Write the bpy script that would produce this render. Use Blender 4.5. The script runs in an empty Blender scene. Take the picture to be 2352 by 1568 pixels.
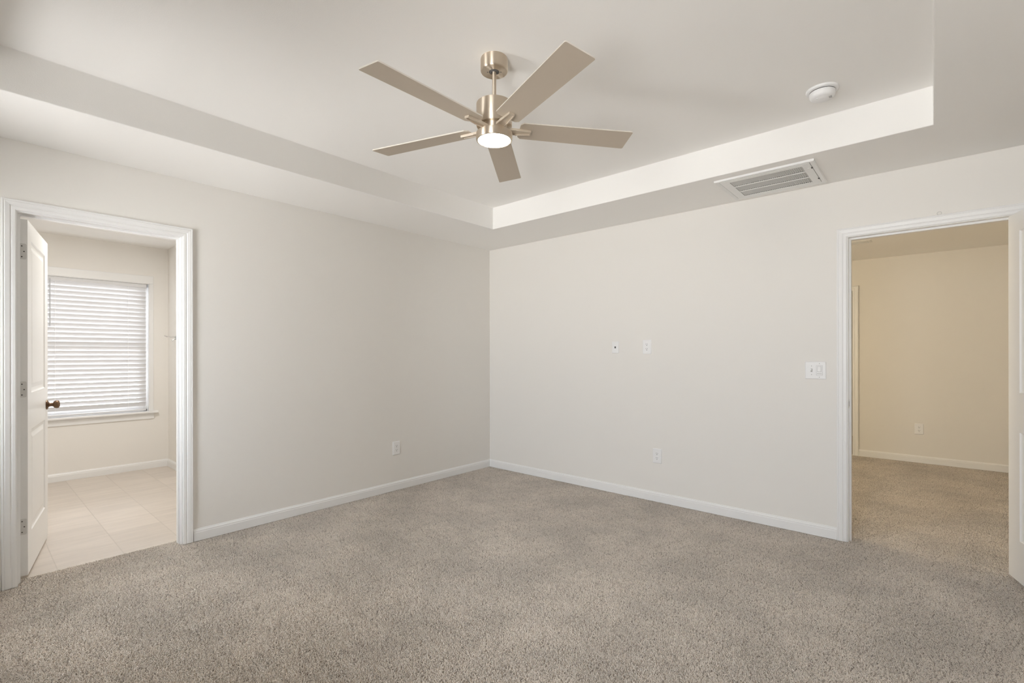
import bpy, bmesh, math, random
import numpy as np
from mathutils import Vector, Matrix
R = math.radians
S = bpy.context.scene
COL = S.collection
random.seed(7)

# ------------------------------------------------------------------ camera
CAM = bpy.data.cameras.new('camera')
CAM.sensor_width = 36.0
CAM.lens = 36.0 * 1102.8 / 2352.0
CAM.shift_y = 29.6 / 2352.0
CAM.clip_start = 0.02
cam = bpy.data.objects.new('camera', CAM)
COL.objects.link(cam)
YAW, ROLL = 0.719, -0.0012
F_ = Vector((-math.sin(YAW), math.cos(YAW), 0)); Rt = Vector((math.cos(YAW), math.sin(YAW), 0)); Up = Vector((0, 0, 1))
R2 = Rt * math.cos(ROLL) + Up * math.sin(ROLL); U2 = -Rt * math.sin(ROLL) + Up * math.cos(ROLL)
M = Matrix((R2, U2, -F_)).transposed().to_4x4()
M.translation = Vector((3.776, -3.930, 1.266))
cam.matrix_world = M
S.camera = cam

# ------------------------------------------------------------------ view + daylight
S.view_settings.view_transform = 'Standard'
S.view_settings.look = 'None'
S.view_settings.gamma = 1.0
S.view_settings.use_curve_mapping = False
S.view_settings.exposure = 0.35
S.cycles.max_bounces = 14
S.cycles.diffuse_bounces = 9
S.cycles.glossy_bounces = 4
S.cycles.transparent_max_bounces = 12
S.cycles.sample_clamp_indirect = 6.0

W = bpy.data.worlds.new('daylight'); S.world = W; W.use_nodes = True
nt = W.node_tree; nt.nodes.clear()
wo = nt.nodes.new('ShaderNodeOutputWorld'); bg = nt.nodes.new('ShaderNodeBackground')
tc = nt.nodes.new('ShaderNodeTexCoord'); sx = nt.nodes.new('ShaderNodeSeparateXYZ'); cr = nt.nodes.new('ShaderNodeValToRGB')
mr = nt.nodes.new('ShaderNodeMapRange'); mr.inputs[1].default_value = -1; mr.inputs[2].default_value = 1
cr.color_ramp.elements[0].position = 0.44; cr.color_ramp.elements[0].color = (1.25, 1.25, 1.24, 1)
cr.color_ramp.elements[1].position = 0.54; cr.color_ramp.elements[1].color = (0.80, 0.86, 0.93, 1)
nt.links.new(tc.outputs['Generated'], sx.inputs[0]); nt.links.new(sx.outputs['Z'], mr.inputs[0])
nt.links.new(mr.outputs[0], cr.inputs[0]); nt.links.new(cr.outputs[0], bg.inputs[0]); nt.links.new(bg.outputs[0], wo.inputs[0])
bg.inputs[1].default_value = 14.0
sl = bpy.data.lights.new('sun', 'SUN'); sl.energy = 14; sl.angle = R(0.6); sl.color = (1.0, 0.95, 0.88)
sun = bpy.data.objects.new('sun', sl); COL.objects.link(sun); sun.rotation_euler = (R(90 - 68), 0, R(8))


def area(name, loc, size, rot, power=0, color=(1, 1, 1), portal=False, shape='RECTANGLE', spread=180):
    l = bpy.data.lights.new(name, 'AREA'); l.shape = shape
    l.size = size[0]
    if shape in ('RECTANGLE', 'ELLIPSE'): l.size_y = size[1]
    l.energy = power; l.color = color; l.spread = R(spread)
    if portal: l.cycles.is_portal = True
    o = bpy.data.objects.new(name, l); COL.objects.link(o); o.location = loc; o.rotation_euler = rot
    return o


# ------------------------------------------------------------------ dimensions
ZC = 2.44; ZT = 2.641                       # soffit and tray heights
SQ = 0.2475                                 # carpet repeat
XW = 18 * SQ; YB = -19 * SQ                 # bedroom: x 0..XW, y YB..0
TX0, TX1, TY0, TY1 = 0.672, 3.781, -4.05, -0.653
WT = 0.115
LD0, LD1, DH = -3.733, -2.970, 2.052        # bathroom door opening on the left wall
RD0, RD1 = 3.350, 4.138                     # hall door opening on the right wall
BX, BY0, BY1, ZB, BF = -2.835, -4.72, -2.380, 2.475, -0.006   # bathroom
HX0, HX1, HY, ZH = 2.475, 4.95, 3.40, 2.43  # hall
BACKWIN = [(0.45, 1.30), (2.95, 3.80)]      # windows behind the camera
area('window_daylight_portal', (0.875, YB - 0.02, 1.35), (0.85, 1.5), (R(90), 0, 0), portal=True)
area('window_daylight_portal.001', (3.375, YB - 0.02, 1.35), (0.85, 1.5), (R(90), 0, 0), portal=True)
area('window_daylight_portal.002', (BX - 0.10, -3.03, 1.35), (0.95, 1.43), (R(90), 0, R(-90)), portal=True)
pl = bpy.data.lights.new('hall_lamp_light', 'POINT'); pl.energy = 33; pl.color = (1.0, 0.88, 0.66); pl.shadow_soft_size = 0.15
plo = bpy.data.objects.new('hall_lamp_light', pl); COL.objects.link(plo); plo.location = (1.6, 0.55, 1.60)
area('bathroom_fill_light', (-1.2, -3.2, ZB - 0.04), (0.6, 0.4), (0, 0, 0), power=19, color=(1.0, 0.985, 0.96))  # unseen fill added to brighten the bathroom behind the closed blind


# ------------------------------------------------------------------ materials
def mat(name, col, rough=0.5, metal=0.0, spec=0.5, emit=None, estr=0):
    m = bpy.data.materials.new(name); m.use_nodes = True
    b = m.node_tree.nodes['Principled BSDF']
    b.inputs['Base Color'].default_value = (*col, 1); b.inputs['Roughness'].default_value = rough
    b.inputs['Metallic'].default_value = metal; b.inputs['Specular IOR Level'].default_value = spec
    if emit:
        b.inputs['Emission Color'].default_value = (*emit, 1); b.inputs['Emission Strength'].default_value = estr
    return m


def bump(m, scale, strength, dist=0.002, detail=2):
    t = m.node_tree; b = t.nodes['Principled BSDF']
    g = t.nodes.new('ShaderNodeNewGeometry'); n = t.nodes.new('ShaderNodeTexNoise'); n.inputs['Scale'].default_value = scale
    n.inputs['Detail'].default_value = detail
    k = t.nodes.new('ShaderNodeBump'); k.inputs['Strength'].default_value = strength; k.inputs['Distance'].default_value = dist
    t.links.new(g.outputs['Position'], n.inputs['Vector']); t.links.new(n.outputs[0], k.inputs['Height']); t.links.new(k.outputs[0], b.inputs['Normal'])
    return m


WALL = bump(mat('wall_paint', (0.80, 0.78, 0.745), 0.75, spec=0.25), 260, 0.12)
CEIL = bump(mat('ceiling_paint', (0.895, 0.885, 0.865), 0.85, spec=0.2), 200, 0.15)
BATHWALL = bump(mat('bathroom_paint', (0.83, 0.81, 0.775), 0.75, spec=0.25), 260, 0.12)
BATHCEIL = mat('bathroom_ceiling_paint', (0.84, 0.83, 0.81), 0.8, spec=0.2)
TRIM = mat('trim_paint', (0.83, 0.83, 0.825), 0.38)
DOORM = bump(mat('door_paint', (0.82, 0.815, 0.80), 0.33), 120, 0.05)
PLATE = mat('white_plastic', (0.83, 0.83, 0.83), 0.35)
DARK = mat('dark_slot', (0.03, 0.028, 0.026), 0.6)
SLOTGREY = mat('slot_grey', (0.45, 0.44, 0.43), 0.7)
DUCT = mat('duct_shade_dark_parts', (0.10, 0.095, 0.09), 0.8)  # dark small parts; on the grille backing it paints the duct's shade
GRILLE = mat('white_enamel', (0.82, 0.82, 0.81), 0.4)
NICKEL = mat('satin_nickel', (0.62, 0.58, 0.52), 0.35, metal=1.0)
HINGE = mat('hinge_nickel', (0.66, 0.65, 0.63), 0.45, metal=0.6)
BRONZE = mat('aged_bronze', (0.17, 0.105, 0.065), 0.38, metal=0.85)
CHROME = mat('chrome', (0.75, 0.75, 0.75), 0.15, metal=1.0)
BLADE = bump(mat('blade_satin', (0.54, 0.47, 0.385), 0.48, metal=0.3), 900, 0.06)
BLADEEDGE = mat('blade_edge', (0.70, 0.66, 0.59), 0.4, metal=0.2)
LENS = mat('lamp_diffuser', (0.95, 0.93, 0.9), 0.5, emit=(1.0, 0.89, 0.76), estr=75)
SLAT = mat('blind_slat', (0.70, 0.70, 0.71), 0.5)
CORD = mat('blind_cord', (0.85, 0.85, 0.84), 0.7)
WAND = mat('wand_clear', (0.50, 0.51, 0.53), 0.3)
VINYL = mat('window_vinyl', (0.84, 0.84, 0.84), 0.4)

# brushed nickel: fine vertical streaks
BRUSH = mat('brushed_nickel', (0.74, 0.645, 0.53), 0.42, metal=1.0)
b = BRUSH.node_tree.nodes['Principled BSDF']; b.inputs['Anisotropic'].default_value = 0.95; b.inputs['Anisotropic Rotation'].default_value = 0.25
tg_ = BRUSH.node_tree.nodes.new('ShaderNodeTangent'); tg_.direction_type = 'RADIAL'; tg_.axis = 'Z'
BRUSH.node_tree.links.new(tg_.outputs[0], b.inputs['Tangent'])
BRACKET = mat('bracket_satin', (0.66, 0.58, 0.48), 0.42, metal=0.5)

# glass: mostly clear with a thin reflection
GLASS = bpy.data.materials.new('window_glass'); GLASS.use_nodes = True
t = GLASS.node_tree; t.nodes.clear()
o_ = t.nodes.new('ShaderNodeOutputMaterial'); mx = t.nodes.new('ShaderNodeMixShader'); tr = t.nodes.new('ShaderNodeBsdfTransparent')
gl = t.nodes.new('ShaderNodeBsdfGlossy'); gl.inputs['Roughness'].default_value = 0.02; fr = t.nodes.new('ShaderNodeFresnel')
t.links.new(fr.outputs[0], mx.inputs[0]); t.links.new(tr.outputs[0], mx.inputs[1]); t.links.new(gl.outputs[0], mx.inputs[2]); t.links.new(mx.outputs[0], o_.inputs[0])

# carpet yarn: per-tuft tone; broad patches of wear and pile-lay shading put into colour
CARPET = bpy.data.materials.new('carpet_yarn'); CARPET.use_nodes = True
t = CARPET.node_tree; b = t.nodes['Principled BSDF']; b.inputs['Roughness'].default_value = 0.95; b.inputs['Specular IOR Level'].default_value = 0.1
b.inputs['Sheen Weight'].default_value = 0.25; b.inputs['Sheen Roughness'].default_value = 0.5
at = t.nodes.new('ShaderNodeAttribute'); at.attribute_name = 'tone'
rp = t.nodes.new('ShaderNodeValToRGB')
rp.color_ramp.elements[0].position = 0.0; rp.color_ramp.elements[0].color = (0.30, 0.245, 0.195, 1)
rp.color_ramp.elements[1].position = 1.0; rp.color_ramp.elements[1].color = (0.97, 0.90, 0.82, 1)
e = rp.color_ramp.elements.new(0.35); e.color = (0.91, 0.82, 0.725, 1)
g = t.nodes.new('ShaderNodeNewGeometry'); n1 = t.nodes.new('ShaderNodeTexNoise'); n1.inputs['Scale'].default_value = 2.3; n1.inputs['Detail'].default_value = 4; n1.inputs['Roughness'].default_value = 0.6
n2 = t.nodes.new('ShaderNodeMapRange'); n2.inputs[1].default_value = 0.36; n2.inputs[2].default_value = 0.62; n2.inputs[3].default_value = 0.90; n2.inputs[4].default_value = 1.07
mm = t.nodes.new('ShaderNodeVectorMath'); mm.operation = 'SCALE'
t.links.new(at.outputs['Fac'], rp.inputs[0]); t.links.new(g.outputs['Position'], n1.inputs['Vector']); t.links.new(n1.outputs[0], n2.inputs[0])
t.links.new(rp.outputs[0], mm.inputs[0]); t.links.new(n2.outputs[0], mm.inputs['Scale']); t.links.new(mm.outputs[0], b.inputs['Base Color'])
CARPETBASE = mat('carpet_backing', (0.55, 0.46, 0.38), 0.95, spec=0.05)

# bathroom tile: square tiles, fine streaks along one direction
TILE = bpy.data.materials.new('floor_tile'); TILE.use_nodes = True
t = TILE.node_tree; b = t.nodes['Principled BSDF']; b.inputs['Roughness'].default_value = 0.36
g = t.nodes.new('ShaderNodeNewGeometry'); mp = t.nodes.new('ShaderNodeMapping'); mp.inputs['Location'].default_value = (0.33, 3.565, 0)
bk = t.nodes.new('ShaderNodeTexBrick'); bk.offset = 0.0; bk.inputs['Scale'].default_value = 1.0; bk.inputs['Brick Width'].default_value = 0.311
bk.inputs['Row Height'].default_value = 0.311; bk.inputs['Mortar Size'].default_value = 0.0027; bk.inputs['Mortar Smooth'].default_value = 0.1
bk.inputs['Color1'].default_value = (0.58, 0.52, 0.46, 1); bk.inputs['Color2'].default_value = (0.635, 0.57, 0.505, 1); bk.inputs['Mortar'].default_value = (0.53, 0.475, 0.415, 1)
mp2 = t.nodes.new('ShaderNodeMapping'); mp2.inputs['Scale'].default_value = (9, 1.4, 1)
ns = t.nodes.new('ShaderNodeTexNoise'); ns.inputs['Scale'].default_value = 2.2; ns.inputs['Detail'].default_value = 6
rr = t.nodes.new('ShaderNodeMapRange'); rr.inputs[3].default_value = 0.84; rr.inputs[4].default_value = 1.14
sc = t.nodes.new('ShaderNodeVectorMath'); sc.operation = 'SCALE'
bp = t.nodes.new('ShaderNodeBump'); bp.invert = True; bp.inputs['Distance'].default_value = 0.002; bp.inputs['Strength'].default_value = 0.6
for a_, c_ in ((g.outputs['Position'], mp.inputs[0]), (mp.outputs[0], bk.inputs['Vector']), (g.outputs['Position'], mp2.inputs[0]), (mp2.outputs[0], ns.inputs['Vector']),
               (ns.outputs[0], rr.inputs[0]), (bk.outputs['Color'], sc.inputs[0]), (rr.outputs[0], sc.inputs['Scale']), (sc.outputs[0], b.inputs['Base Color']),
               (bk.outputs['Fac'], bp.inputs['Height']), (bp.outputs[0], b.inputs['Normal'])):
    t.links.new(a_, c_)


# ------------------------------------------------------------------ builders
def link(name, bm, mats, parent=None, smooth=False, bevel=0, seg=2, loc=None, rz=0):
    me = bpy.data.meshes.new(name)
    bmesh.ops.recalc_face_normals(bm, faces=bm.faces[:])
    bm.to_mesh(me); bm.free()
    for m in (mats if isinstance(mats, (list, tuple)) else [mats]): me.materials.append(m)
    o = bpy.data.objects.new(name, me); COL.objects.link(o)
    if loc is not None: o.location = loc
    o.rotation_euler.z = rz
    if parent: o.parent = parent
    if smooth:
        for p in me.polygons: p.use_smooth = True
        me.set_sharp_from_angle(angle=R(38))
    if bevel:
        md = o.modifiers.new('bevel', 'BEVEL'); md.width = bevel; md.segments = seg; md.limit_method = 'ANGLE'; md.angle_limit = R(40)
    return o


def struct(o, label=None):
    o['kind'] = 'structure'
    if label: o['label'] = label
    return o


def tag(o, label, cat, group=None, kind=None):
    o['label'] = label; o['category'] = cat
    if group: o['group'] = group
    if kind: o['kind'] = kind
    return o


def thing(name, label, cat, loc=(0, 0, 0), rz=0, group=None):
    o = bpy.data.objects.new(name, None); COL.objects.link(o); o.empty_display_size = 0.05
    o.location = loc; o.rotation_euler.z = rz
    return tag(o, label, cat, group)


def box(bm, x0, y0, z0, x1, y1, z1, mi=0, mtx=None):
    vs = [bm.verts.new((x, y, z)) for z in (z0, z1) for y in (y0, y1) for x in (x0, x1)]
    if mtx is not None:
        for v in vs: v.co = mtx @ v.co
    for f in ((0, 2, 3, 1), (4, 5, 7, 6), (0, 1, 5, 4), (2, 6, 7, 3), (0, 4, 6, 2), (1, 3, 7, 5)):
        bm.faces.new([vs[i] for i in f]).material_index = mi
    return vs


def boxes(*bs):
    bm = bmesh.new()
    for b_ in bs: box(bm, *b_)
    return bm


def lathe(bm, prof, n=48, c=(0, 0, 0), mtx=None, mi=0):
    """prof: (radius, z) pairs, axis z"""
    rings = []
    for r, z in prof:
        if r < 1e-6:
            rings.append([bm.verts.new((c[0], c[1], c[2] + z))])
        else:
            rings.append([bm.verts.new((c[0] + r * math.cos(2 * math.pi * i / n), c[1] + r * math.sin(2 * math.pi * i / n), c[2] + z)) for i in range(n)])
    for a_, b_ in zip(rings, rings[1:]):
        for i in range(n):
            j = (i + 1) % n
            if len(a_) == 1 and len(b_) == 1: continue
            if len(a_) == 1: f = bm.faces.new((a_[0], b_[i], b_[j]))
            elif len(b_) == 1: f = bm.faces.new((a_[i], b_[0], a_[j]))
            else: f = bm.faces.new((a_[i], b_[i], b_[j], a_[j]))
            f.material_index = mi
    if mtx is not None:
        for rg in rings:
            for v in rg: v.co = mtx @ v.co


def tube(bm, pts, r, n=8):
    pts = [Vector(p) for p in pts]; rings = []
    for i, p in enumerate(pts):
        d = (pts[min(i + 1, len(pts) - 1)] - pts[max(i - 1, 0)]).normalized()
        u = d.orthogonal().normalized(); w = d.cross(u)
        rings.append([bm.verts.new(p + r * (u * math.cos(2 * math.pi * k / n) + w * math.sin(2 * math.pi * k / n))) for k in range(n)])
    for a_, b_ in zip(rings, rings[1:]):
        best = min(range(n), key=lambda s: sum((a_[k].co - b_[(k + s) % n].co).length for k in range(n)))
        for k in range(n):
            bm.faces.new((a_[k], b_[(k + best) % n], b_[(k + 1 + best) % n], a_[(k + 1) % n]))
    bm.faces.new(rings[0]); bm.faces.new(rings[-1])


def sweep(bm, path, prof):
    """path: list of functions (u, v) -> point; prof: list of (u, v). Bridges a strip along the path and caps it."""
    rows = [[bm.verts.new(f(u, v)) for u, v in prof] for f in path]
    for a_, b_ in zip(rows, rows[1:]):
        for i in range(len(prof)):
            j = (i + 1) % len(prof)
            bm.faces.new((a_[i], b_[i], b_[j], a_[j]))
    bm.faces.new(rows[0]); bm.faces.new(rows[-1])


def poly_faces(bm, pts, faces, mi=0):
    vs = [bm.verts.new(p) for p in pts]
    for f in faces: bm.faces.new([vs[i] for i in f]).material_index = mi
    return vs


CASING = [(0, 0), (0, .0085), (.005, .0115), (.017, .0125), (.0195, .0105), (.022, .0105), (.026, .0145), (.044, .0175), (.047, .0155), (.051, .018), (.0555, .017), (.0575, .0135), (.0575, 0)]


def casing(bm, a0, a1, zt, P, z0=0.0, w=1.0):
    """casing around an opening a0..a1 up to zt; P(along, out, z) -> world point"""
    sweep(bm, [lambda u, v: P(a0 - u * w, v, z0), lambda u, v: P(a0 - u * w, v, zt + u * w),
               lambda u, v: P(a1 + u * w, v, zt + u * w), lambda u, v: P(a1 + u * w, v, z0)], CASING)


BASE = [(0, 0), (0, .0135), (.056, .0135), (.060, .0115), (.063, .0115), (.067, .0120), (.076, .0055), (.0795, .0050), (.0815, .003), (.0815, 0)]


def baseboard(name, pts, normal_side, z0=0.0, m=TRIM):
    """pts: wall-line corners; boards protrude to the left of travel when normal_side=+1"""
    bm = bmesh.new(); n = len(pts); path = []
    for i in range(n):
        p = Vector(pts[i])
        d0 = (p - Vector(pts[i - 1])).normalized() if i else None
        d1 = (Vector(pts[i + 1]) - p).normalized() if i < n - 1 else None
        d0 = d0 or d1; d1 = d1 or d0
        n0 = Vector((-d0.y, d0.x)) * normal_side; n1 = Vector((-d1.y, d1.x)) * normal_side
        k = (n0 + n1); k = k / (1 + n0.dot(n1))
        path.append(lambda u, v, p=p, k=k: (p.x + k.x * v, p.y + k.y * v, z0 + u))
    sweep(bm, path, BASE)
    return struct(link(name, bm, m))


# ------------------------------------------------------------------ room shell
struct(link('floor', boxes((-0.105, YB, -0.10, XW, 0.0, -0.010)), CARPETBASE))
struct(link('floor_hall', boxes((HX0 - 1.5, 0.0, -0.10, HX1, HY + 1.8, -0.010)), CARPETBASE))
struct(link('floor_bathroom', boxes((BX - 0.1, BY0, -0.10, -0.105, BY1, BF)), TILE))

struct(link('wall_left', boxes((-WT, YB - 0.15, -0.1, 0, LD0 - 0.018, ZT + 0.1), (-WT, LD1 + 0.018, -0.1, 0, WT, ZT + 0.1), (-WT, LD0 - 0.018, DH + 0.018, 0, LD1 + 0.018, ZT + 0.1)), WALL))
struct(link('wall_right', boxes((0, 0, -0.1, RD0 - 0.018, WT, ZT + 0.1), (RD1 + 0.018, 0, -0.1, HX1 + 0.1, WT, ZT + 0.1), (RD0 - 0.018, 0, DH + 0.018, RD1 + 0.018, WT, ZT + 0.1)), WALL))
struct(link('wall_side', boxes((XW, YB - 0.15, -0.1, XW + 0.1, 0, ZT + 0.1)), WALL))
wz0, wz1 = 0.60, 2.10
wb = []
xs = [0.0]
for a_, b_ in BACKWIN: xs += [a_, b_]
xs.append(XW)
for i in range(0, len(xs), 2): wb.append((xs[i], YB - 0.15, -0.1, xs[i + 1], YB, ZT + 0.1))
for a_, b_ in BACKWIN:
    wb.append((a_, YB - 0.15, -0.1, b_, YB, wz0)); wb.append((a_, YB - 0.15, wz1, b_, YB, ZT + 0.1))
struct(link('wall_behind', boxes(*wb), WALL))

# tray ceiling: soffit ring, four drop faces, raised centre
bm = bmesh.new()
o4 = [(0, YB), (XW, YB), (XW, 0), (0, 0)]; i4 = [(TX0, TY0), (TX1, TY0), (TX1, TY1), (TX0, TY1)]
vo = [bm.verts.new((*p, ZC)) for p in o4]; vi = [bm.verts.new((*p, ZC)) for p in i4]; vt = [bm.verts.new((*p, ZT)) for p in i4]
vu = [bm.verts.new((*p, ZT + 0.1)) for p in o4]
for k in range(4):
    j = (k + 1) % 4
    bm.faces.new((vo[k], vo[j], vi[j], vi[k])); bm.faces.new((vi[k], vi[j], vt[j], vt[k])); bm.faces.new((vo[k], vo[j], vu[j], vu[k]))
bm.faces.new(vt); bm.faces.new(vu)
struct(link('ceiling', bm, CEIL, bevel=0.004))

baseboard('baseboard_left', [(0, LD1 + 0.066), (0, 0), (RD0 - 0.064, 0)], -1)
baseboard('baseboard_left.001', [(0, YB), (0, LD0 - 0.066)], -1)
baseboard('baseboard_right', [(RD1 + 0.064, 0), (XW, 0), (XW, YB)], -1)


# ------------------------------------------------------------------ door frames
def frame_left():
    bm = bmesh.new()
    casing(bm, LD0 - 0.006, LD1 + 0.006, DH + 0.006, lambda a, v, z: (v, a, z))
    casing(bm, LD0 - 0.006, LD1 + 0.006, DH + 0.006, lambda a, v, z: (-WT - v, a, z), z0=BF)
    for y0, y1 in ((LD0 - 0.018, LD0), (LD1, LD1 + 0.018)): box(bm, -WT, y0, -0.01, 0, y1, DH)
    box(bm, -WT, LD0 - 0.018, DH, 0, LD1 + 0.018, DH + 0.018)
    x0, x1 = -WT + 0.038, -WT + 0.072
    box(bm, x0, LD0, -0.01, x1, LD0 + 0.011, DH - 0.011); box(bm, x0, LD1 - 0.011, -0.01, x1, LD1, DH - 0.011); box(bm, x0, LD0, DH - 0.011, x1, LD1, DH)
    return struct(link('trim_1', bm, TRIM))


def frame_right():
    bm = bmesh.new()
    casing(bm, RD0 - 0.006, RD1 + 0.006, DH + 0.004, lambda a, v, z: (a, -v, z))
    casing(bm, RD0 - 0.006, RD1 + 0.006, DH + 0.004, lambda a, v, z: (a, WT + v, z))
    for x0, x1 in ((RD0 - 0.018, RD0), (RD1, RD1 + 0.018)): box(bm, x0, 0, -0.01, x1, WT, DH)
    box(bm, RD0 - 0.018, 0, DH, RD1 + 0.018, WT, DH + 0.018)
    y0, y1 = 0.040, 0.076
    box(bm, RD0, y0, -0.01, RD0 + 0.012, y1, DH - 0.012); box(bm, RD1 - 0.012, y0, -0.01, RD1, y1, DH - 0.012); box(bm, RD0, y0, DH - 0.012, RD1, y1, DH)
    o = struct(link('trim_2', bm, TRIM))
    bm = boxes((RD0, 0.004, 0.900, RD0 + 0.0015, 0.034, 0.957)); sp = link('strike_plate', bm, HINGE, o, bevel=0.0006)
    sp['label'] = 'metal strike plate on the white jamb'
    link('strike_hole', boxes((RD0 + 0.0008, 0.014, 0.912, RD0 + 0.002, 0.027, 0.945)), DARK, sp)
    return o


frame_left(); frame_right()


# ------------------------------------------------------------------ panel doors
def door_mesh(w, h, th, panels):
    """slab: x 0..w, y -th..0, z 0..h with raised panels on both faces"""
    bm = bmesh.new()
    xs = sorted({0, w} | {p[0] for p in panels} | {p[2] for p in panels}); zs = sorted({0, h} | {p[1] for p in panels} | {p[3] for p in panels})
    for yf, s in ((0.0, -1), (-th, 1)):
        for i in range(len(xs) - 1):
            for j in range(len(zs) - 1):
                r = (xs[i], zs[j], xs[i + 1], zs[j + 1])
                if any(abs(r[0] - p[0]) < 1e-6 and abs(r[1] - p[1]) < 1e-6 for p in panels):
                    rings = []
                    for ins, dep in ((0, 0), (0.004, 0.005), (0.010, 0.0075), (0.026, 0.0085), (0.052, 0.0025), (0.056, 0.0022)):
                        q = (r[0] + ins, r[1] + ins, r[2] - ins, r[3] - ins)
                        rings.append([bm.verts.new((x, yf + s * dep, z)) for x, z in ((q[0], q[1]), (q[2], q[1]), (q[2], q[3]), (q[0], q[3]))])
                    for a_, b_ in zip(rings, rings[1:]):
                        for k in range(4): bm.faces.new((a_[k], a_[(k + 1) % 4], b_[(k + 1) % 4], b_[k]))
                    bm.faces.new(rings[-1])
                else:
                    bm.faces.new([bm.verts.new((x, yf, z)) for x, z in ((r[0], r[1]), (r[2], r[1]), (r[2], r[3]), (r[0], r[3]))])
    poly_faces(bm, [(0, 0, 0), (w, 0, 0), (w, -th, 0), (0, -th, 0), (0, 0, h), (w, 0, h), (w, -th, h), (0, -th, h)],
               [(0, 1, 2, 3), (4, 5, 6, 7), (0, 3, 7, 4), (1, 2, 6, 5)])
    bmesh.ops.remove_doubles(bm, verts=bm.verts[:], dist=1e-5)
    return bm


def knob_bm(sgn):
    bm = bmesh.new()
    prof = [(0, 0), (.031, 0), (.033, .002), (.032, .006), (.026, .009), (.016, .013), (.0125, .018), (.0115, .028), (.014, .034), (.022, .038), (.0265, .046), (.0275, .054), (.025, .062), (.018, .067), (.008, .069), (0, .069)]
    lathe(bm, prof, 32, mtx=Matrix.Rotation(R(-90 * sgn), 4, 'X'))
    return bm


def hinge_bm(s=1):
    """leaf on the hinge edge (x = 0 plane), with rounded far corners and screws, plus the knuckle"""
    bm = bmesh.new()
    out = [(-0.003, 0), (-0.003, .089), (-.024, .089)] + [(-.024 - .007 * math.sin(R(a_)), .082 + .007 * math.cos(R(a_))) for a_ in (22, 45, 68, 90)] + \
          [(-.024 - .007 * math.cos(R(a_)), .007 - .007 * math.sin(R(a_))) for a_ in (0, 22, 45, 68)] + [(-.024, 0)]
    a_ = [bm.verts.new((-0.0015, y, z)) for y, z in out]; b_ = [bm.verts.new((0.001, y, z)) for y, z in out]
    bm.faces.new(a_); bm.faces.new(b_)
    for k in range(len(out)):
        j = (k + 1) % len(out); bm.faces.new((a_[k], a_[j], b_[j], b_[k]))
    lathe(bm, [(0, -.004), (.004, -.003), (.0055, 0), (.0055, .089), (.004, .092), (0, .093)], 12, c=(0, .004, 0))
    return bm


PAN = [(0.12, 0.225, 0.62, 0.82), (0.12, 1.035, 0.62, 1.925)]


def make_door(name, w, h, loc, rz, mirror, hinges=True):
    pans = [(p[0], p[1], w - 0.12, p[3]) for p in PAN]
    d = struct(link(name, door_mesh(w, h, 0.035, pans), DOORM, loc=loc, rz=rz))
    for side in (0, 1):
        k = link('knob', knob_bm(1 if side == 0 else -1), BRONZE, d, smooth=True, loc=(w - 0.062, 0.0 if side == 0 else -0.035, 0.915))
        k['label'] = 'aged bronze round door knob'
    lp = link('latch_plate', boxes((w - 0.001, -0.030, 0.887, w + 0.001, -0.005, 0.943)), HINGE, d, bevel=0.0005); lp['label'] = 'metal latch plate'
    for z in (0.235, 1.015, 1.80):
        hb = link('hinge', hinge_bm(), HINGE, d, loc=(-0.001, 0, z)); hb['label'] = 'brushed metal butt hinge'
        sb = bmesh.new()
        for yy, zz in ((-.012, .014), (-.021, .0445), (-.012, .075)):
            lathe(sb, [(0, .0006), (.0032, .0006), (.0036, 0)], 10, mtx=Matrix.Translation((-0.0016, yy, zz)) @ Matrix.Rotation(R(-90), 4, 'Y'))
        link('screws', sb, DUCT, hb)
    return d


# local frame: x along the leaf from the pin, y from 0 back to -0.035
# bathroom door: visible face is local -y, pin face local 0
make_door('door_1', 0.755, 2.028, (-WT - 0.002, LD0 + 0.010, BF + 0.016), R(90 + 79), False)
make_door('door_2', 0.780, 2.028, (RD1 - 0.002, -0.008, 0.016), R(180 + 105.5), True)

# ------------------------------------------------------------------ bathroom
BW = (-3.50, -2.555, 0.635, 2.062)          # window opening y0,y1,z0,z1
XB2 = BX - 0.14
struct(link('wall_bathroom_back', boxes((XB2, BY0, -0.1, BX, BW[0], ZB + 0.1), (XB2, BW[1], -0.1, BX, BY1 + 0.1, ZB + 0.1), (XB2, BW[0], -0.1, BX, BW[1], BW[2] - 0.02), (XB2, BW[0], BW[3], BX, BW[1], ZB + 0.1)), BATHWALL))
struct(link('wall_bathroom_right', boxes((BX, BY1, -0.1, -WT, BY1 + 0.1, ZB + 0.1)), BATHWALL))
struct(link('wall_bathroom_left', boxes((BX, BY0 - 0.1, -0.1, -WT, BY0, ZB + 0.1)), BATHWALL))
struct(link('ceiling_bathroom', boxes((BX, BY0, ZB, -WT, BY1, ZB + 0.1)), BATHCEIL))
baseboard('baseboard_bathroom', [(BX, BY0), (BX, BY1), (-WT, BY1), (-WT, LD1 + 0.066)], -1, z0=BF)

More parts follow.
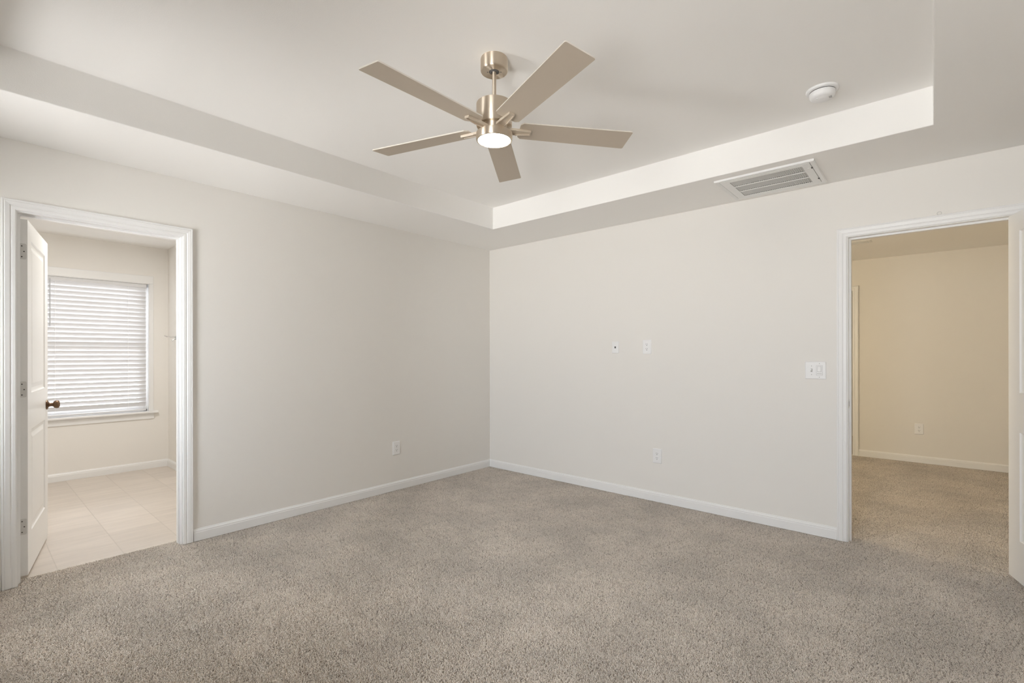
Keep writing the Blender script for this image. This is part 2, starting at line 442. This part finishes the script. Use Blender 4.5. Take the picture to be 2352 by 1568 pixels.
# window in the bathroom: vinyl frame, two sashes, panes, stool, apron, casing
bm = bmesh.new()
fx0, fx1 = XB2 + 0.005, XB2 + 0.055
box(bm, fx0, BW[0], BW[2] - 0.02, fx1, BW[0] + 0.035, BW[3]); box(bm, fx0, BW[1] - 0.035, BW[2] - 0.02, fx1, BW[1], BW[3])
box(bm, fx0, BW[0], BW[3] - 0.035, fx1, BW[1], BW[3]); box(bm, fx0, BW[0], BW[2] - 0.02, fx1, BW[1], BW[2] + 0.02)
win = struct(link('window_1', bm, VINYL, bevel=0.002))
zm = 1.345
for nm, z0, z1, xo in (('upper_sash', zm - 0.02, BW[3] - 0.035, 0.004), ('lower_sash', BW[2] + 0.02, zm + 0.02, 0.026)):
    bm = bmesh.new(); y0, y1 = BW[0] + 0.035, BW[1] - 0.035; x0, x1 = fx0 + xo, fx0 + xo + 0.022
    for b_ in ((x0, y0, z0, x1, y0 + 0.04, z1), (x0, y1 - 0.04, z0, x1, y1, z1), (x0, y0 + 0.04, z0, x1, y1 - 0.04, z0 + 0.04), (x0, y0 + 0.04, z1 - 0.04, x1, y1 - 0.04, z1)): box(bm, *b_)
    sa = link(nm, bm, VINYL, win)
    link('pane', boxes((x0 + 0.009, y0 + 0.04, z0 + 0.04, x0 + 0.012, y1 - 0.04, z1 - 0.04)), GLASS, sa)
bm = bmesh.new()
box(bm, BX - 0.085, BW[0], BW[2] - 0.020, BX + 0.001, BW[1], BW[2]); box(bm, BX - 0.001, BW[0] - 0.075, BW[2] - 0.020, BX + 0.045, BW[1] + 0.075, BW[2])
link('window_stool', bm, TRIM, win, bevel=0.004)
link('apron', boxes((BX, BW[0] - 0.04, BW[2] - 0.085, BX + 0.012, BW[1] + 0.04, BW[2] - 0.02)), TRIM, win, bevel=0.003)
bm = bmesh.new()
box(bm, BX, BW[1], BW[2], BX + 0.011, BW[1] + 0.036, BW[3]); box(bm, BX, BW[0] - 0.036, BW[2], BX + 0.011, BW[0], BW[3])
box(bm, BX, BW[0] - 0.036, BW[3], BX + 0.011, BW[1] + 0.036, BW[3] + 0.085)
link('window_casing', bm, TRIM, win, bevel=0.003)
bm = bmesh.new()
for y0, y1 in ((BW[0], BW[0] + 0.006), (BW[1] - 0.006, BW[1])): box(bm, BX - 0.085, y0, BW[2], BX, y1, BW[3])
box(bm, BX - 0.085, BW[0], BW[3] - 0.006, BX, BW[1], BW[3])
link('window_jamb', bm, TRIM, win)

# faux-wood blind
XS = BX - 0.038; by0, by1 = BW[0] + 0.012, BW[1] - 0.022
bl = thing('window_blind', 'white horizontal slat blind in the bathroom window, half closed', 'blind', (XS, (by0 + by1) / 2, BW[2]))
off = Vector(bl.location)


def bpart(name, bm, m, parent=bl, **k):
    o = link(name, bm, m, parent, **k)
    if parent is bl: o.location = -off
    return o


bpart('headrail', boxes((XS - 0.028, by0, BW[3] - 0.046, XS + 0.026, by1, BW[3] - 0.007)), SLAT, bevel=0.003)
bm = bmesh.new(); pitch = 0.0472; z = BW[3] - 0.070; tilt = R(67); nsl = 0
while z > BW[2] + 0.055:
    # inner edge up: x toward the room rises
    mtx = Matrix.Translation((XS, 0, z)) @ Matrix.Rotation(-tilt, 4, 'Y')
    hw, cu = 0.0252, 0.0022
    prof = [(hw * math.cos(a_), 0) for a_ in ()]
    top = [(-hw, 0.0), (-hw * .5, cu * .75), (0, cu), (hw * .5, cu * .75), (hw, 0.0)]
    ring = [(x, zz + 0.0014) for x, zz in top] + [(x, zz - 0.0014) for x, zz in reversed(top)]
    A = [bm.verts.new(mtx @ Vector((x, by0 + 0.004, zz))) for x, zz in ring]; B = [bm.verts.new(mtx @ Vector((x, by1 - 0.004, zz))) for x, zz in ring]
    bm.faces.new(A); bm.faces.new(B)
    for k in range(len(ring)):
        j = (k + 1) % len(ring); bm.faces.new((A[k], A[j], B[j], B[k]))
    z -= pitch; nsl += 1
bpart('slats', bm, SLAT)
bpart('bottom_rail', boxes((XS - 0.024, by0 + 0.004, BW[2] + 0.010, XS + 0.024, by1 - 0.004, BW[2] + 0.027)), SLAT, bevel=0.004)
for yy in (-3.325, -2.742):
    bm = bmesh.new()
    for dx in (-0.019, 0.019): tube(bm, [(XS + dx, yy, BW[3] - 0.03), (XS + dx, yy, BW[2] + 0.02)], 0.0009, 6)
    zz = BW[3] - 0.075 + pitch / 2
    while zz > BW[2] + 0.03:
        lathe(bm, [(0, -.004), (.0022, -.003), (.0022, .003), (0, .004)], 8, c=(XS + 0.019, yy, zz)); zz -= pitch
    bpart('ladder_cord', bm, CORD)
bm = bmesh.new(); tube(bm, [(XS + 0.036, -3.362, BW[3] - 0.03), (XS + 0.034, -3.362, 1.555)], 0.0042, 8)
bpart('tilt_wand', bm, WAND)['label'] = 'clear grey tilt wand'

# robe hook on the bathroom side wall
hk = thing('robe_hook', 'small chrome hook sticking out from the bathroom wall past the window', 'hook', (-2.53, BY1, 1.452))
bm = bmesh.new(); lathe(bm, [(0, 0), (.024, 0), (.024, .004), (.015, .009), (.008, .011), (0, .011)], 24, mtx=Matrix.Rotation(R(90), 4, 'X'))
link('backplate', bm, CHROME, hk, smooth=True)
bm = bmesh.new(); tube(bm, [(0, -0.008, 0.012), (0, -0.045, 0.010), (0, -0.085, 0.014), (0, -0.098, 0.020)], 0.0065, 10)
lathe(bm, [(0, -.008), (.006, -.006), (.0085, 0), (.006, .006), (0, .008)], 12, c=(0, -0.100, 0.022))
link('upper_arm', bm, CHROME, hk, smooth=True)
bm = bmesh.new(); tube(bm, [(0, -0.008, -0.008), (0, -0.030, -0.024), (0, -0.036, -0.036), (0, -0.045, -0.030)], 0.005, 10)
link('lower_arm', bm, CHROME, hk, smooth=True)

# ------------------------------------------------------------------ hall beyond the right door
HD0, HD1 = 2.30, 3.024                      # doorway in the far hall wall
struct(link('wall_hall_back', boxes((HX0 - 1.5, HY, -0.1, HD0 - 0.018, HY + WT, ZH + 0.1), (HD1 + 0.018, HY, -0.1, HX1, HY + WT, ZH + 0.1), (HD0 - 0.018, HY, DH + 0.018, HD1 + 0.018, HY + WT, ZH + 0.1)), WALL))
struct(link('wall_hall_side', boxes((HX1, WT, -0.1, HX1 + 0.1, HY + 1.9, ZH + 0.1)), WALL))
struct(link('wall_hall_end', boxes((HX0 - 1.6, WT, -0.1, HX0 - 1.5, HY + 1.9, ZH + 0.1)), WALL))
struct(link('wall_hall_far', boxes((HX0 - 1.5, HY + 1.8, -0.1, HX1, HY + 1.9, ZH + 0.1)), WALL))
struct(link('ceiling_hall', boxes((HX0 - 1.5, WT, ZH, HX1, HY + 1.8, ZH + 0.1)), CEIL))
bm = bmesh.new()
casing(bm, HD0 - 0.006, HD1 + 0.006, DH + 0.004, lambda a, v, z: (a, HY - v, z))
for x0, x1 in ((HD0 - 0.018, HD0), (HD1, HD1 + 0.018)): box(bm, x0, HY, -0.01, x1, HY + WT, DH)
box(bm, HD0 - 0.018, HY, DH, HD1 + 0.018, HY + WT, DH + 0.018)
struct(link('trim_3', bm, TRIM))
baseboard('baseboard_hall', [(HD1 + 0.064, HY), (HX1, HY), (HX1, WT), (RD1 + 0.064, WT)], -1)
baseboard('baseboard_hall.001', [(HX0 - 1.5, HY + 1.8), (HX1, HY + 1.8)], -1)

# ------------------------------------------------------------------ windows behind the camera
for i, (a_, b_) in enumerate(BACKWIN):
    bm = bmesh.new(); y0, y1 = YB - 0.13, YB - 0.08
    for q in ((a_, y0, wz0, a_ + 0.05, y1, wz1), (b_ - 0.05, y0, wz0, b_, y1, wz1), (a_, y0, wz0, b_, y1, wz0 + 0.05), (a_, y0, wz1 - 0.05, b_, y1, wz1), (a_, y0, 1.33, b_, y1, 1.37)): box(bm, *q)
    w = struct(link('window_%d' % (i + 2), bm, VINYL))
    link('pane', boxes((a_ + 0.05, YB - 0.106, wz0 + 0.05, b_ - 0.05, YB - 0.103, wz1 - 0.05)), GLASS, w)

# ------------------------------------------------------------------ ceiling fan
FX, FY = 2.241, -2.300
fan = thing('ceiling_fan', 'brushed nickel five blade ceiling fan with a lit round lamp', 'ceiling fan', (FX, FY, ZT))
Z = lambda z: z - ZT
bm = bmesh.new(); lathe(bm, [(.024, Z(2.588)), (.024, Z(2.581)), (.060, Z(2.581)), (.0625, Z(2.583)), (.0635, Z(2.587)), (.0635, Z(2.636)), (.062, Z(2.641)), (0, Z(2.641))], 64)
can = link('canopy', bm, BRUSH, fan, smooth=True)
bm = bmesh.new(); lathe(bm, [(0, Z(2.590)), (.0225, Z(2.590)), (.0235, Z(2.584)), (.0195, Z(2.5795)), (.0125, Z(2.578))], 32)
link('hanger_ball', bm, DUCT, can, smooth=True)
for s in (-1, 1):
    bm = bmesh.new(); lathe(bm, [(0, Z(2.5805)), (.0026, Z(2.5805)), (.0036, Z(2.5815))], 12, c=(s * 0.031 * math.cos(YAW), s * 0.031 * math.sin(YAW), 0))
    link('canopy_screw', bm, DUCT, can)

bm = bmesh.new(); lathe(bm, [(0, Z(2.44)), (.0095, Z(2.44)), (.0095, Z(2.600)), (0, Z(2.600))], 24)
link('downrod', bm, BRUSH, fan, smooth=True)
bm = bmesh.new(); lathe(bm, [(.0105, Z(2.462)), (.013, Z(2.460)), (.0145, Z(2.446)), (.020, Z(2.442)), (.050, Z(2.438)), (.078, Z(2.434)), (.0815, Z(2.4325)), (.083, Z(2.429)), (.083, Z(2.330)), (.0815, Z(2.327)), (.064, Z(2.326)), (.064, Z(2.293)), (0, Z(2.293))], 72)
link('motor_housing', bm, BRUSH, fan, smooth=True)
bm = bmesh.new(); lathe(bm, [(.055, Z(2.2965)), (.079, Z(2.2965)), (.0835, Z(2.295)), (.0845, Z(2.291)), (.0845, Z(2.266)), (.0825, Z(2.2615)), (.077, Z(2.260)), (.0745, Z(2.262)), (.0745, Z(2.270))], 72)
ring = link('light_housing', bm, BRUSH, fan, smooth=True)
bm = bmesh.new(); lathe(bm, [(.0745, Z(2.2665)), (.071, Z(2.2625)), (.055, Z(2.2585)), (.03, Z(2.2565)), (0, Z(2.256))], 48)
link('lamp_diffuser', bm, LENS, fan, smooth=True)['label'] = 'glowing warm white lamp disc'


def blade_bm():
    bm = bmesh.new()
    L0, L1, w0, w1, th = 0.118, 0.662, 0.058, 0.0665, 0.0055
    out = [(L0, -w0 + .014), (L0, w0 - .014), (L0 + .014, w0)]
    for a_ in (90, 67, 45, 22, 0): out.append((L1 - .007 + .007 * math.cos(R(a_)), w1 - .007 + .007 * math.sin(R(a_))))
    for a_ in (0, -22, -45, -67, -90): out.append((L1 - .007 + .007 * math.cos(R(a_)), -w1 + .007 + .007 * math.sin(R(a_))))
    out.append((L0 + .014, -w0))
    a_ = [bm.verts.new((x, y, -th / 2)) for x, y in out]; b_ = [bm.verts.new((x, y, th / 2)) for x, y in out]
    bm.faces.new(a_).material_index = 0; bm.faces.new(b_).material_index = 0
    for k in range(len(out)):
        j = (k + 1) % len(out); bm.faces.new((a_[k], a_[j], b_[j], b_[k])).material_index = 1
    return bm


def arm_bm():
    """flat bracket from the hub with two raised ribs closing toward the outer end"""
    bm = bmesh.new()
    z0, z1 = -0.0075, -0.0028
    poly = [(.055, -.021), (.055, .021), (.100, .020), (.174, .0135), (.174, -.0135), (.100, -.020)]
    a_ = [bm.verts.new((x, y, z0)) for x, y in poly]; b_ = [bm.verts.new((x, y, z1)) for x, y in poly]
    bm.faces.new(a_); bm.faces.new(b_)
    for k in range(6):
        j = (k + 1) % 6; bm.faces.new((a_[k], a_[j], b_[j], b_[k]))
    for s in (-1, 1):
        q = [(.062, s * .021), (.100, s * .020), (.174, s * .0135)]
        for (x0, y0), (x1, y1) in zip(q, q[1:]):
            i0, i1 = y0 - s * .0045, y1 - s * .0045
            poly_faces(bm, [(x0, y0, z0 - .0075), (x1, y1, z0 - .0055), (x1, i1, z0 - .0055), (x0, i0, z0 - .0075), (x0, y0, z0), (x1, y1, z0), (x1, i1, z0), (x0, i0, z0)],
                       [(0, 1, 2, 3), (4, 5, 6, 7), (0, 1, 5, 4), (2, 3, 7, 6), (0, 3, 7, 4), (1, 2, 6, 5)])
    box(bm, .169, -.0135, z0 - .0055, .174, .0135, z0)
    return bm


first = None
for a_ in (-90.6, -19.8, 52.0, 125.0, -162.7):
    mtx = Matrix.Rotation(R(a_), 4, 'Z') @ Matrix.Translation((0, 0, Z(2.318))) @ Matrix.Rotation(R(-9.5), 4, 'X')
    if first is None:
        bl_ = link('blade', blade_bm(), [BLADE, BLADEEDGE], fan); ar = link('blade_bracket', arm_bm(), BRACKET, bl_, bevel=0.0008)
        first = (bl_, ar)
    else:
        bl_ = first[0].copy(); COL.objects.link(bl_); ar = first[1].copy(); COL.objects.link(ar); bl_.parent = fan; ar.parent = bl_
    bl_.matrix_local = mtx

# ------------------------------------------------------------------ smoke detector
sd = thing('smoke_detector', 'round white smoke detector on the raised ceiling', 'smoke detector', (3.346, -0.985, ZT))
bm = bmesh.new(); lathe(bm, [(0, 0), (.073, 0), (.0735, -.004), (.071, -.010), (.066, -.0125), (.055, -.0125), (.055, -.015), (0, -.015)], 56)
link('base_ring', bm, PLATE, sd, smooth=True)
bm = bmesh.new(); lathe(bm, [(0, -.0155), (.058, -.0155), (.0585, -.020), (.057, -.034), (.052, -.043), (.043, -.048), (.030, -.049), (.027, -.051), (.010, -.052), (0, -.052)], 56)
body = link('body', bm, PLATE, sd, smooth=True)
bm = bmesh.new(); lathe(bm, [(.0575, -.0125), (.0575, -.0156)], 56); link('vent_gap', bm, DARK, sd)
bm = bmesh.new()
for k in range(5): box(bm, .030 + 0, -.012 + k * .005, -.0505, .043, -.0098 + k * .005, -.0478)
link('sounder_slots', bm, SLOTGREY, body)
bm = bmesh.new(); lathe(bm, [(0, -.0545), (.0065, -.054), (.0075, -.0515)], 16, c=(-.018, -.02, .003)); link('test_button', bm, PLATE, body, smooth=True)

# ------------------------------------------------------------------ return air grille on the soffit
gx0, gx1, gy0, gy1 = 2.660, 3.242, -0.568, -0.083
ga = thing('return_air_grille', 'white louvered return air grille in the lowered ceiling edge', 'vent', ((gx0 + gx1) / 2, (gy0 + gy1) / 2, ZC))
goff = -Vector(ga.location)


def gpart(name, bm, m, parent=None, **k):
    o = link(name, bm, m, parent or ga, **k)
    if parent is None: o.location = goff
    return o


bm = bmesh.new(); lw = 0.030
PR = [(0, 0), (0, -.010), (.003, -.0135), (.022, -.0115), (.026, -.0105), (.026, 0)]
c4 = [(gx0, gy0), (gx1, gy0), (gx1, gy1), (gx0, gy1)]; d4 = [(1, 1), (-1, 1), (-1, -1), (1, -1)]
rows = [[bm.verts.new((c[0] + d[0] * u, c[1] + d[1] * u, ZC + v)) for u, v in PR] for c, d in zip(c4, d4)]
for k in range(4):
    a_, b_ = rows[k], rows[(k + 1) % 4]
    for i in range(len(PR)):
        j = (i + 1) % len(PR); bm.faces.new((a_[i], a_[j], b_[j], b_[i]))
gpart('frame', bm, GRILLE)
# hinged face with three louvre rows
fx0_, fx1_, fy0_, fy1_ = gx0 + .029, gx1 - .029, gy0 + .029, gy1 - .029
lx0, lx1 = fx0_ + .052, fx1_ - .045
bars = [fy0_ + .038, fy1_ - .034]; rh = (bars[1] - bars[0] - 2 * .014) / 3
bm = bmesh.new(); zt, zb = ZC - .0095, ZC - .0120
box(bm, fx0_, fy0_, zb, lx0, fy1_, zt); box(bm, lx1, fy0_, zb, fx1_, fy1_, zt)
box(bm, lx0, fy0_, zb, lx1, bars[0], zt); box(bm, lx0, bars[1], zb, lx1, fy1_, zt)
for k in (1, 2):
    y0 = bars[0] + k * rh + (k - 1) * .014; box(bm, lx0, y0, zb, lx1, y0 + .014, zt)
gpart('face_panel', bm, GRILLE)
bm = bmesh.new(); ns_ = 38
for k in range(3):
    y0 = bars[0] + k * (rh + .014)
    for i in range(ns_):
        x = lx0 + (i + .5) * (lx1 - lx0) / ns_
        box(bm, -.0047, y0 - .001, -.0005, .0047, y0 + rh + .001, .0005, mtx=Matrix.Translation((x, 0, ZC - .0070)) @ Matrix.Rotation(R(-50), 4, 'Y'))
gpart('louvers', bm, GRILLE)
gpart('duct_shade_sheet', boxes((fx0_, fy0_, ZC - .0012, fx1_, fy1_, ZC - .0004)), DUCT)  # dark sheet below the solid soffit, its colour stands in for duct shade
for x_ in (fx0_ - .002, fx1_): gpart('panel_gap', boxes((x_, fy0_ - .002, ZC - .0105, x_ + .0014, fy1_ + .002, ZC)), SLOTGREY)
for yy in (gy0 + .115, gy1 - .130):
    gpart('latch', boxes((fx1_ - .005, yy, ZC - .0145, fx1_ + .004, yy + .020, ZC - .009)), DUCT, bevel=.001)
bm = bmesh.new(); lathe(bm, [(0, -.0140), (.006, -.0136), (.007, -.0120)], 16, c=(fx1_ - .018, gy0 + .125, ZC)); gpart('screw_cap', bm, GRILLE)


# ------------------------------------------------------------------ wall plates
def plate_bm(w, h, d=0.006):
    bm = bmesh.new(); rs = []
    for ins, y in ((0, 0), (0, -.002), (.0015, -.0042), (.005, -d), (.007, -d)):
        rs.append([bm.verts.new((x, y, z)) for x, z in ((-w / 2 + ins, -h / 2 + ins), (w / 2 - ins, -h / 2 + ins), (w / 2 - ins, h / 2 - ins), (-w / 2 + ins, h / 2 - ins))])
    for a_, b_ in zip(rs, rs[1:]):
        for k in range(4): bm.faces.new((a_[k], a_[(k + 1) % 4], b_[(k + 1) % 4], b_[k]))
    bm.faces.new(rs[0]); bm.faces.new(rs[-1])
    return bm


def rec_bm():
    bm = bmesh.new(); out = []
    for i in range(32):
        a_ = 2 * math.pi * i / 32; out.append((.0172 * math.cos(a_), max(-.0142, min(.0142, .0172 * math.sin(a_)))))
    a_ = [bm.verts.new((x, -.005, z)) for x, z in out]; b_ = [bm.verts.new((x, -.0078, z)) for x, z in out]
    bm.faces.new(a_); bm.faces.new(b_)
    for k in range(32): bm.faces.new((a_[k], a_[(k + 1) % 32], b_[(k + 1) % 32], b_[k]))
    return bm


def slot_bm():
    bm = bmesh.new()
    box(bm, -.0078, -.0082, .0005, -.0054, -.0074, .0085); box(bm, .0054, -.0082, .0015, .0078, -.0074, .0080)
    lathe(bm, [(0, .0003), (.0030, .0003), (.0030, -.0005)], 14, mtx=Matrix.Translation((0, -.0079, -.0072)) @ Matrix.Rotation(R(90), 4, 'X'))
    return bm


def screw_bm(r=.003):
    bm = bmesh.new(); lathe(bm, [(0, .0012), (r * .8, .0010), (r, 0)], 14, mtx=Matrix.Rotation(R(90), 4, 'X')); return bm


def make_outlet(label):
    t_ = thing('wall_outlet', label, 'outlet', group='duplex wall outlets')
    link('cover_plate', plate_bm(.080, .125), PLATE, t_)
    for z in (.0195, -.0195):
        r_ = link('receptacle', rec_bm(), PLATE, t_, loc=(0, 0, z)); link('slots', slot_bm(), DARK, r_)
    link('screw', screw_bm(), PLATE, t_, loc=(0, -.006, 0))
    return t_


def dup(o, parent=None):
    c = o.copy(); COL.objects.link(c)
    if parent: c.parent = parent
    for ch in list(o.children): dup(ch, c)
    return c


ou = make_outlet('white duplex outlet low on the left wall, by the corner'); ou.location = (0, -1.2625, .392); ou.rotation_euler.z = R(90)
for loc, lb in (((1.996, 0, .392), 'white duplex outlet low on the right wall near the baseboard'), ((1.9035, 0, 1.33), 'white duplex outlet set high on the wall beside the small cable plate'), ((3.660, HY, .392), 'white duplex outlet on the yellow lit hall wall through the doorway')):
    c_ = dup(ou); c_.location = loc; c_.rotation_euler.z = 0; c_['label'] = lb

cp = thing('cable_plate', 'small white wall plate with one black cable jack', 'wall plate', (1.5955, 0, 1.329))
link('cover_plate', plate_bm(.068, .108), PLATE, cp)
jk = link('jack', boxes((-.006, -.0085, -.0085, .006, -.005, .0085)), DARK, cp); jk['label'] = 'black jack opening'
for z in (.042, -.042): link('screw', screw_bm(.0025), PLATE, cp, loc=(0, -.006, z))

sw = thing('light_switch', 'white double switch plate beside the hall doorway', 'light switch', (3.161, 0, 1.152))
link('cover_plate', plate_bm(.126, .122), PLATE, sw)
tg = link('toggle_frame', boxes((-.029, -.0068, -.012, -.018, -.0055, .012)), SLOTGREY, sw)
bm = boxes((-.0272, -.020, .000, -.0198, -.006, .0095)); link('toggle', bm, PLATE, sw, bevel=.001)
dm = link('dimmer', boxes((.006, -.0085, -.033, .041, -.005, .033)), PLATE, sw, bevel=.0012)
link('dimmer_outline', boxes((.0048, -.0064, -.0342, .0422, -.0056, .0342)), SLOTGREY, sw)
bm = bmesh.new(); box(bm, .0125, -.0125, -.010, .0345, -.008, .027); link('paddle', bm, PLATE, dm, bevel=.003)
link('paddle_shadow_gap', boxes((.0115, -.0088, -.0112, .0355, -.0083, .0282)), SLOTGREY, dm)
link('slider_slot', boxes((.010, -.0088, -.0245, .037, -.0083, -.0215)), SLOTGREY, dm)
for x, zz in ((-.0235, .030), (-.0235, -.030), (.0235, .0475), (.0235, -.0475)): link('screw', screw_bm(.0028), SLOTGREY, sw, loc=(x, -.0058, zz))

# ------------------------------------------------------------------ wire ring on the door head
bm = bmesh.new(); cxr, czr = 3.809, DH + .0615 + .0105
tube(bm, [(cxr + .0105 * math.cos(2 * math.pi * k / 24), -.006, czr + .0105 * math.sin(2 * math.pi * k / 24)) for k in range(25)], .0013, 8)
tag(link('wire_ring', bm, HINGE, smooth=True), 'tiny wire ring standing on top of the hall doorway casing', 'ring')

# ------------------------------------------------------------------ hall ceiling register
rg = thing('ceiling_register', 'beige ceiling air register in the hall, seen behind the door head', 'vent', (3.13, 2.21, ZH))
bm = bmesh.new(); rs = []
for ins, z in ((0, 0), (0, -.002), (.018, -.009), (.026, -.009), (.026, 0)):
    rs.append([bm.verts.new((sx_ * (.18 - ins), sy_ * (.082 - ins), z)) for sx_, sy_ in ((-1, -1), (1, -1), (1, 1), (-1, 1))])
for a_, b_ in zip(rs, rs[1:] + rs[:1]):
    for k in range(4): bm.faces.new((a_[k], a_[(k + 1) % 4], b_[(k + 1) % 4], b_[k]))
link('frame', bm, GRILLE, rg)
bm = bmesh.new()
for k in range(7): box(bm, -.153, -.006, -.0006, .153, .006, .0006, mtx=Matrix.Translation((0, -.045 + k * .015, -.007)) @ Matrix.Rotation(R(40), 4, 'X'))
link('louvers', bm, GRILLE, rg)
link('damper', boxes((-.154, -.056, -.0012, .154, .056, -.0004)), GRILLE, rg)

# ------------------------------------------------------------------ carpet pile
rng = np.random.default_rng(11)


def tuft_mesh(name, xy, zbase=-0.011):
    n = len(xy); ns_, nk = 3, 4                              # three sides, four levels (last closes to a point)
    h = rng.uniform(.0082, .0112, n); lean = rng.uniform(.35, 1.1, n) * .0085; az = rng.uniform(0, 2 * np.pi, n); rad = rng.uniform(.0013, .0021, n)
    a0 = rng.uniform(0, 2 * np.pi, n); curl = rng.normal(0, .8, n)
    V = np.zeros((n, ns_ * 3 + 1, 3), np.float32)
    for l, (tz, tl, tr) in enumerate(((0, 0, .75), (.55, .30, 1.0), (.92, .85, .85))):
        cx = xy[:, 0] + lean * tl * np.cos(az + curl * tl); cy = xy[:, 1] + lean * tl * np.sin(az + curl * tl); cz = zbase + h * tz
        for s in range(ns_):
            an = a0 + 2 * np.pi * s / ns_ + .7 * l
            V[:, l * ns_ + s, 0] = cx + rad * tr * np.cos(an); V[:, l * ns_ + s, 1] = cy + rad * tr * np.sin(an); V[:, l * ns_ + s, 2] = cz
    V[:, -1, 0] = xy[:, 0] + lean * 1.25 * np.cos(az + curl); V[:, -1, 1] = xy[:, 1] + lean * 1.25 * np.sin(az + curl); V[:, -1, 2] = zbase + h * 1.02
    F = []
    for l in range(2):
        for s in range(ns_):
            t_ = (s + 1) % ns_
            F += [(l * 3 + s, l * 3 + t_, l * 3 + 3 + t_), (l * 3 + s, l * 3 + 3 + t_, l * 3 + 3 + s)]
    for s in range(ns_): F.append((6 + s, 6 + (s + 1) % ns_, 9))
    F = np.array(F); nv = ns_ * 3 + 1
    allF = (F[None] + (np.arange(n) * nv)[:, None, None]).reshape(-1, 3)
    me = bpy.data.meshes.new(name)
    me.vertices.add(n * nv); me.vertices.foreach_set('co', V.reshape(-1))
    nf = len(allF); me.loops.add(nf * 3); me.loops.foreach_set('vertex_index', allF.reshape(-1).astype(np.int32))
    me.polygons.add(nf); me.polygons.foreach_set('loop_start', np.arange(0, nf * 3, 3, dtype=np.int32))
    tone = np.clip(rng.normal(.62, .26, n), 0, 1)
    dk = rng.random(n) < .13; tone[dk] *= .2
    at_ = me.attributes.new('tone', 'FLOAT', 'POINT'); at_.data.foreach_set('value', np.repeat(tone, nv).astype(np.float32))
    me.update(); me.validate(); me.materials.append(CARPET)
    me.shade_smooth()
    return me


def grid_pts(x0, x1, y0, y1, d):
    nx = max(1, round((x1 - x0) / d)); ny = max(1, round((y1 - y0) / d))
    X, Y = np.meshgrid(x0 + (np.arange(nx) + .5) * (x1 - x0) / nx, y0 + (np.arange(ny) + .5) * (y1 - y0) / ny)
    P = np.stack([X.ravel(), Y.ravel()], 1)
    return P + rng.uniform(-.45 * d, .45 * d, P.shape)


D = 0.0043
patch = tuft_mesh('carpet_patch', grid_pts(-SQ / 2, SQ / 2, -SQ / 2, SQ / 2, D))


def pile_nodes(nx, ny):
    ng = bpy.data.node_groups.new('pile_rows', 'GeometryNodeTree')
    ng.interface.new_socket('Geometry', in_out='INPUT', socket_type='NodeSocketGeometry'); ng.interface.new_socket('Geometry', in_out='OUTPUT', socket_type='NodeSocketGeometry')
    gi = ng.nodes.new('NodeGroupInput'); go = ng.nodes.new('NodeGroupOutput')
    gr = ng.nodes.new('GeometryNodeMeshGrid'); gr.inputs['Size X'].default_value = (nx - 1) * SQ; gr.inputs['Size Y'].default_value = (ny - 1) * SQ
    gr.inputs['Vertices X'].default_value = nx; gr.inputs['Vertices Y'].default_value = ny
    ip = ng.nodes.new('GeometryNodeInstanceOnPoints'); rv = ng.nodes.new('FunctionNodeRandomValue'); rv.data_type = 'INT'
    rv.inputs[4].default_value = 0; rv.inputs[5].default_value = 3; rv.inputs['Seed'].default_value = nx
    ml = ng.nodes.new('ShaderNodeMath'); ml.operation = 'MULTIPLY'; ml.inputs[1].default_value = math.pi / 2
    cb = ng.nodes.new('ShaderNodeCombineXYZ')
    L = ng.links.new
    L(rv.outputs[2], ml.inputs[0]); L(ml.outputs[0], cb.inputs[2])
    L(gr.outputs['Mesh'], ip.inputs['Points']); L(gi.outputs[0], ip.inputs['Instance']); L(cb.outputs[0], ip.inputs['Rotation']); L(ip.outputs[0], go.inputs[0])
    return ng


def pile(name, me, loc, nx, ny, label):
    o = bpy.data.objects.new(name, me); COL.objects.link(o); o.location = loc
    if nx:
        md = o.modifiers.new('rows', 'NODES'); md.node_group = pile_nodes(nx, ny)
    return tag(o, label, 'carpet', kind='stuff')


pile('carpet_pile', patch, (XW / 2, YB / 2, 0), 18, 19, 'speckled beige carpet pile covering the bedroom floor')
pile('carpet_pile.001', patch, (HX0 + 5 * SQ, 7 * SQ, 0), 10, 14, 'speckled beige carpet pile on the hall floor beyond the right doorway')
pile('carpet_pile.002', tuft_mesh('carpet_strip', grid_pts(-.104, 0.0, LD0 + .004, LD1 - .004, D)), (0, 0, 0), 0, 0, 'narrow carpet strip under the left doorway meeting the tile')
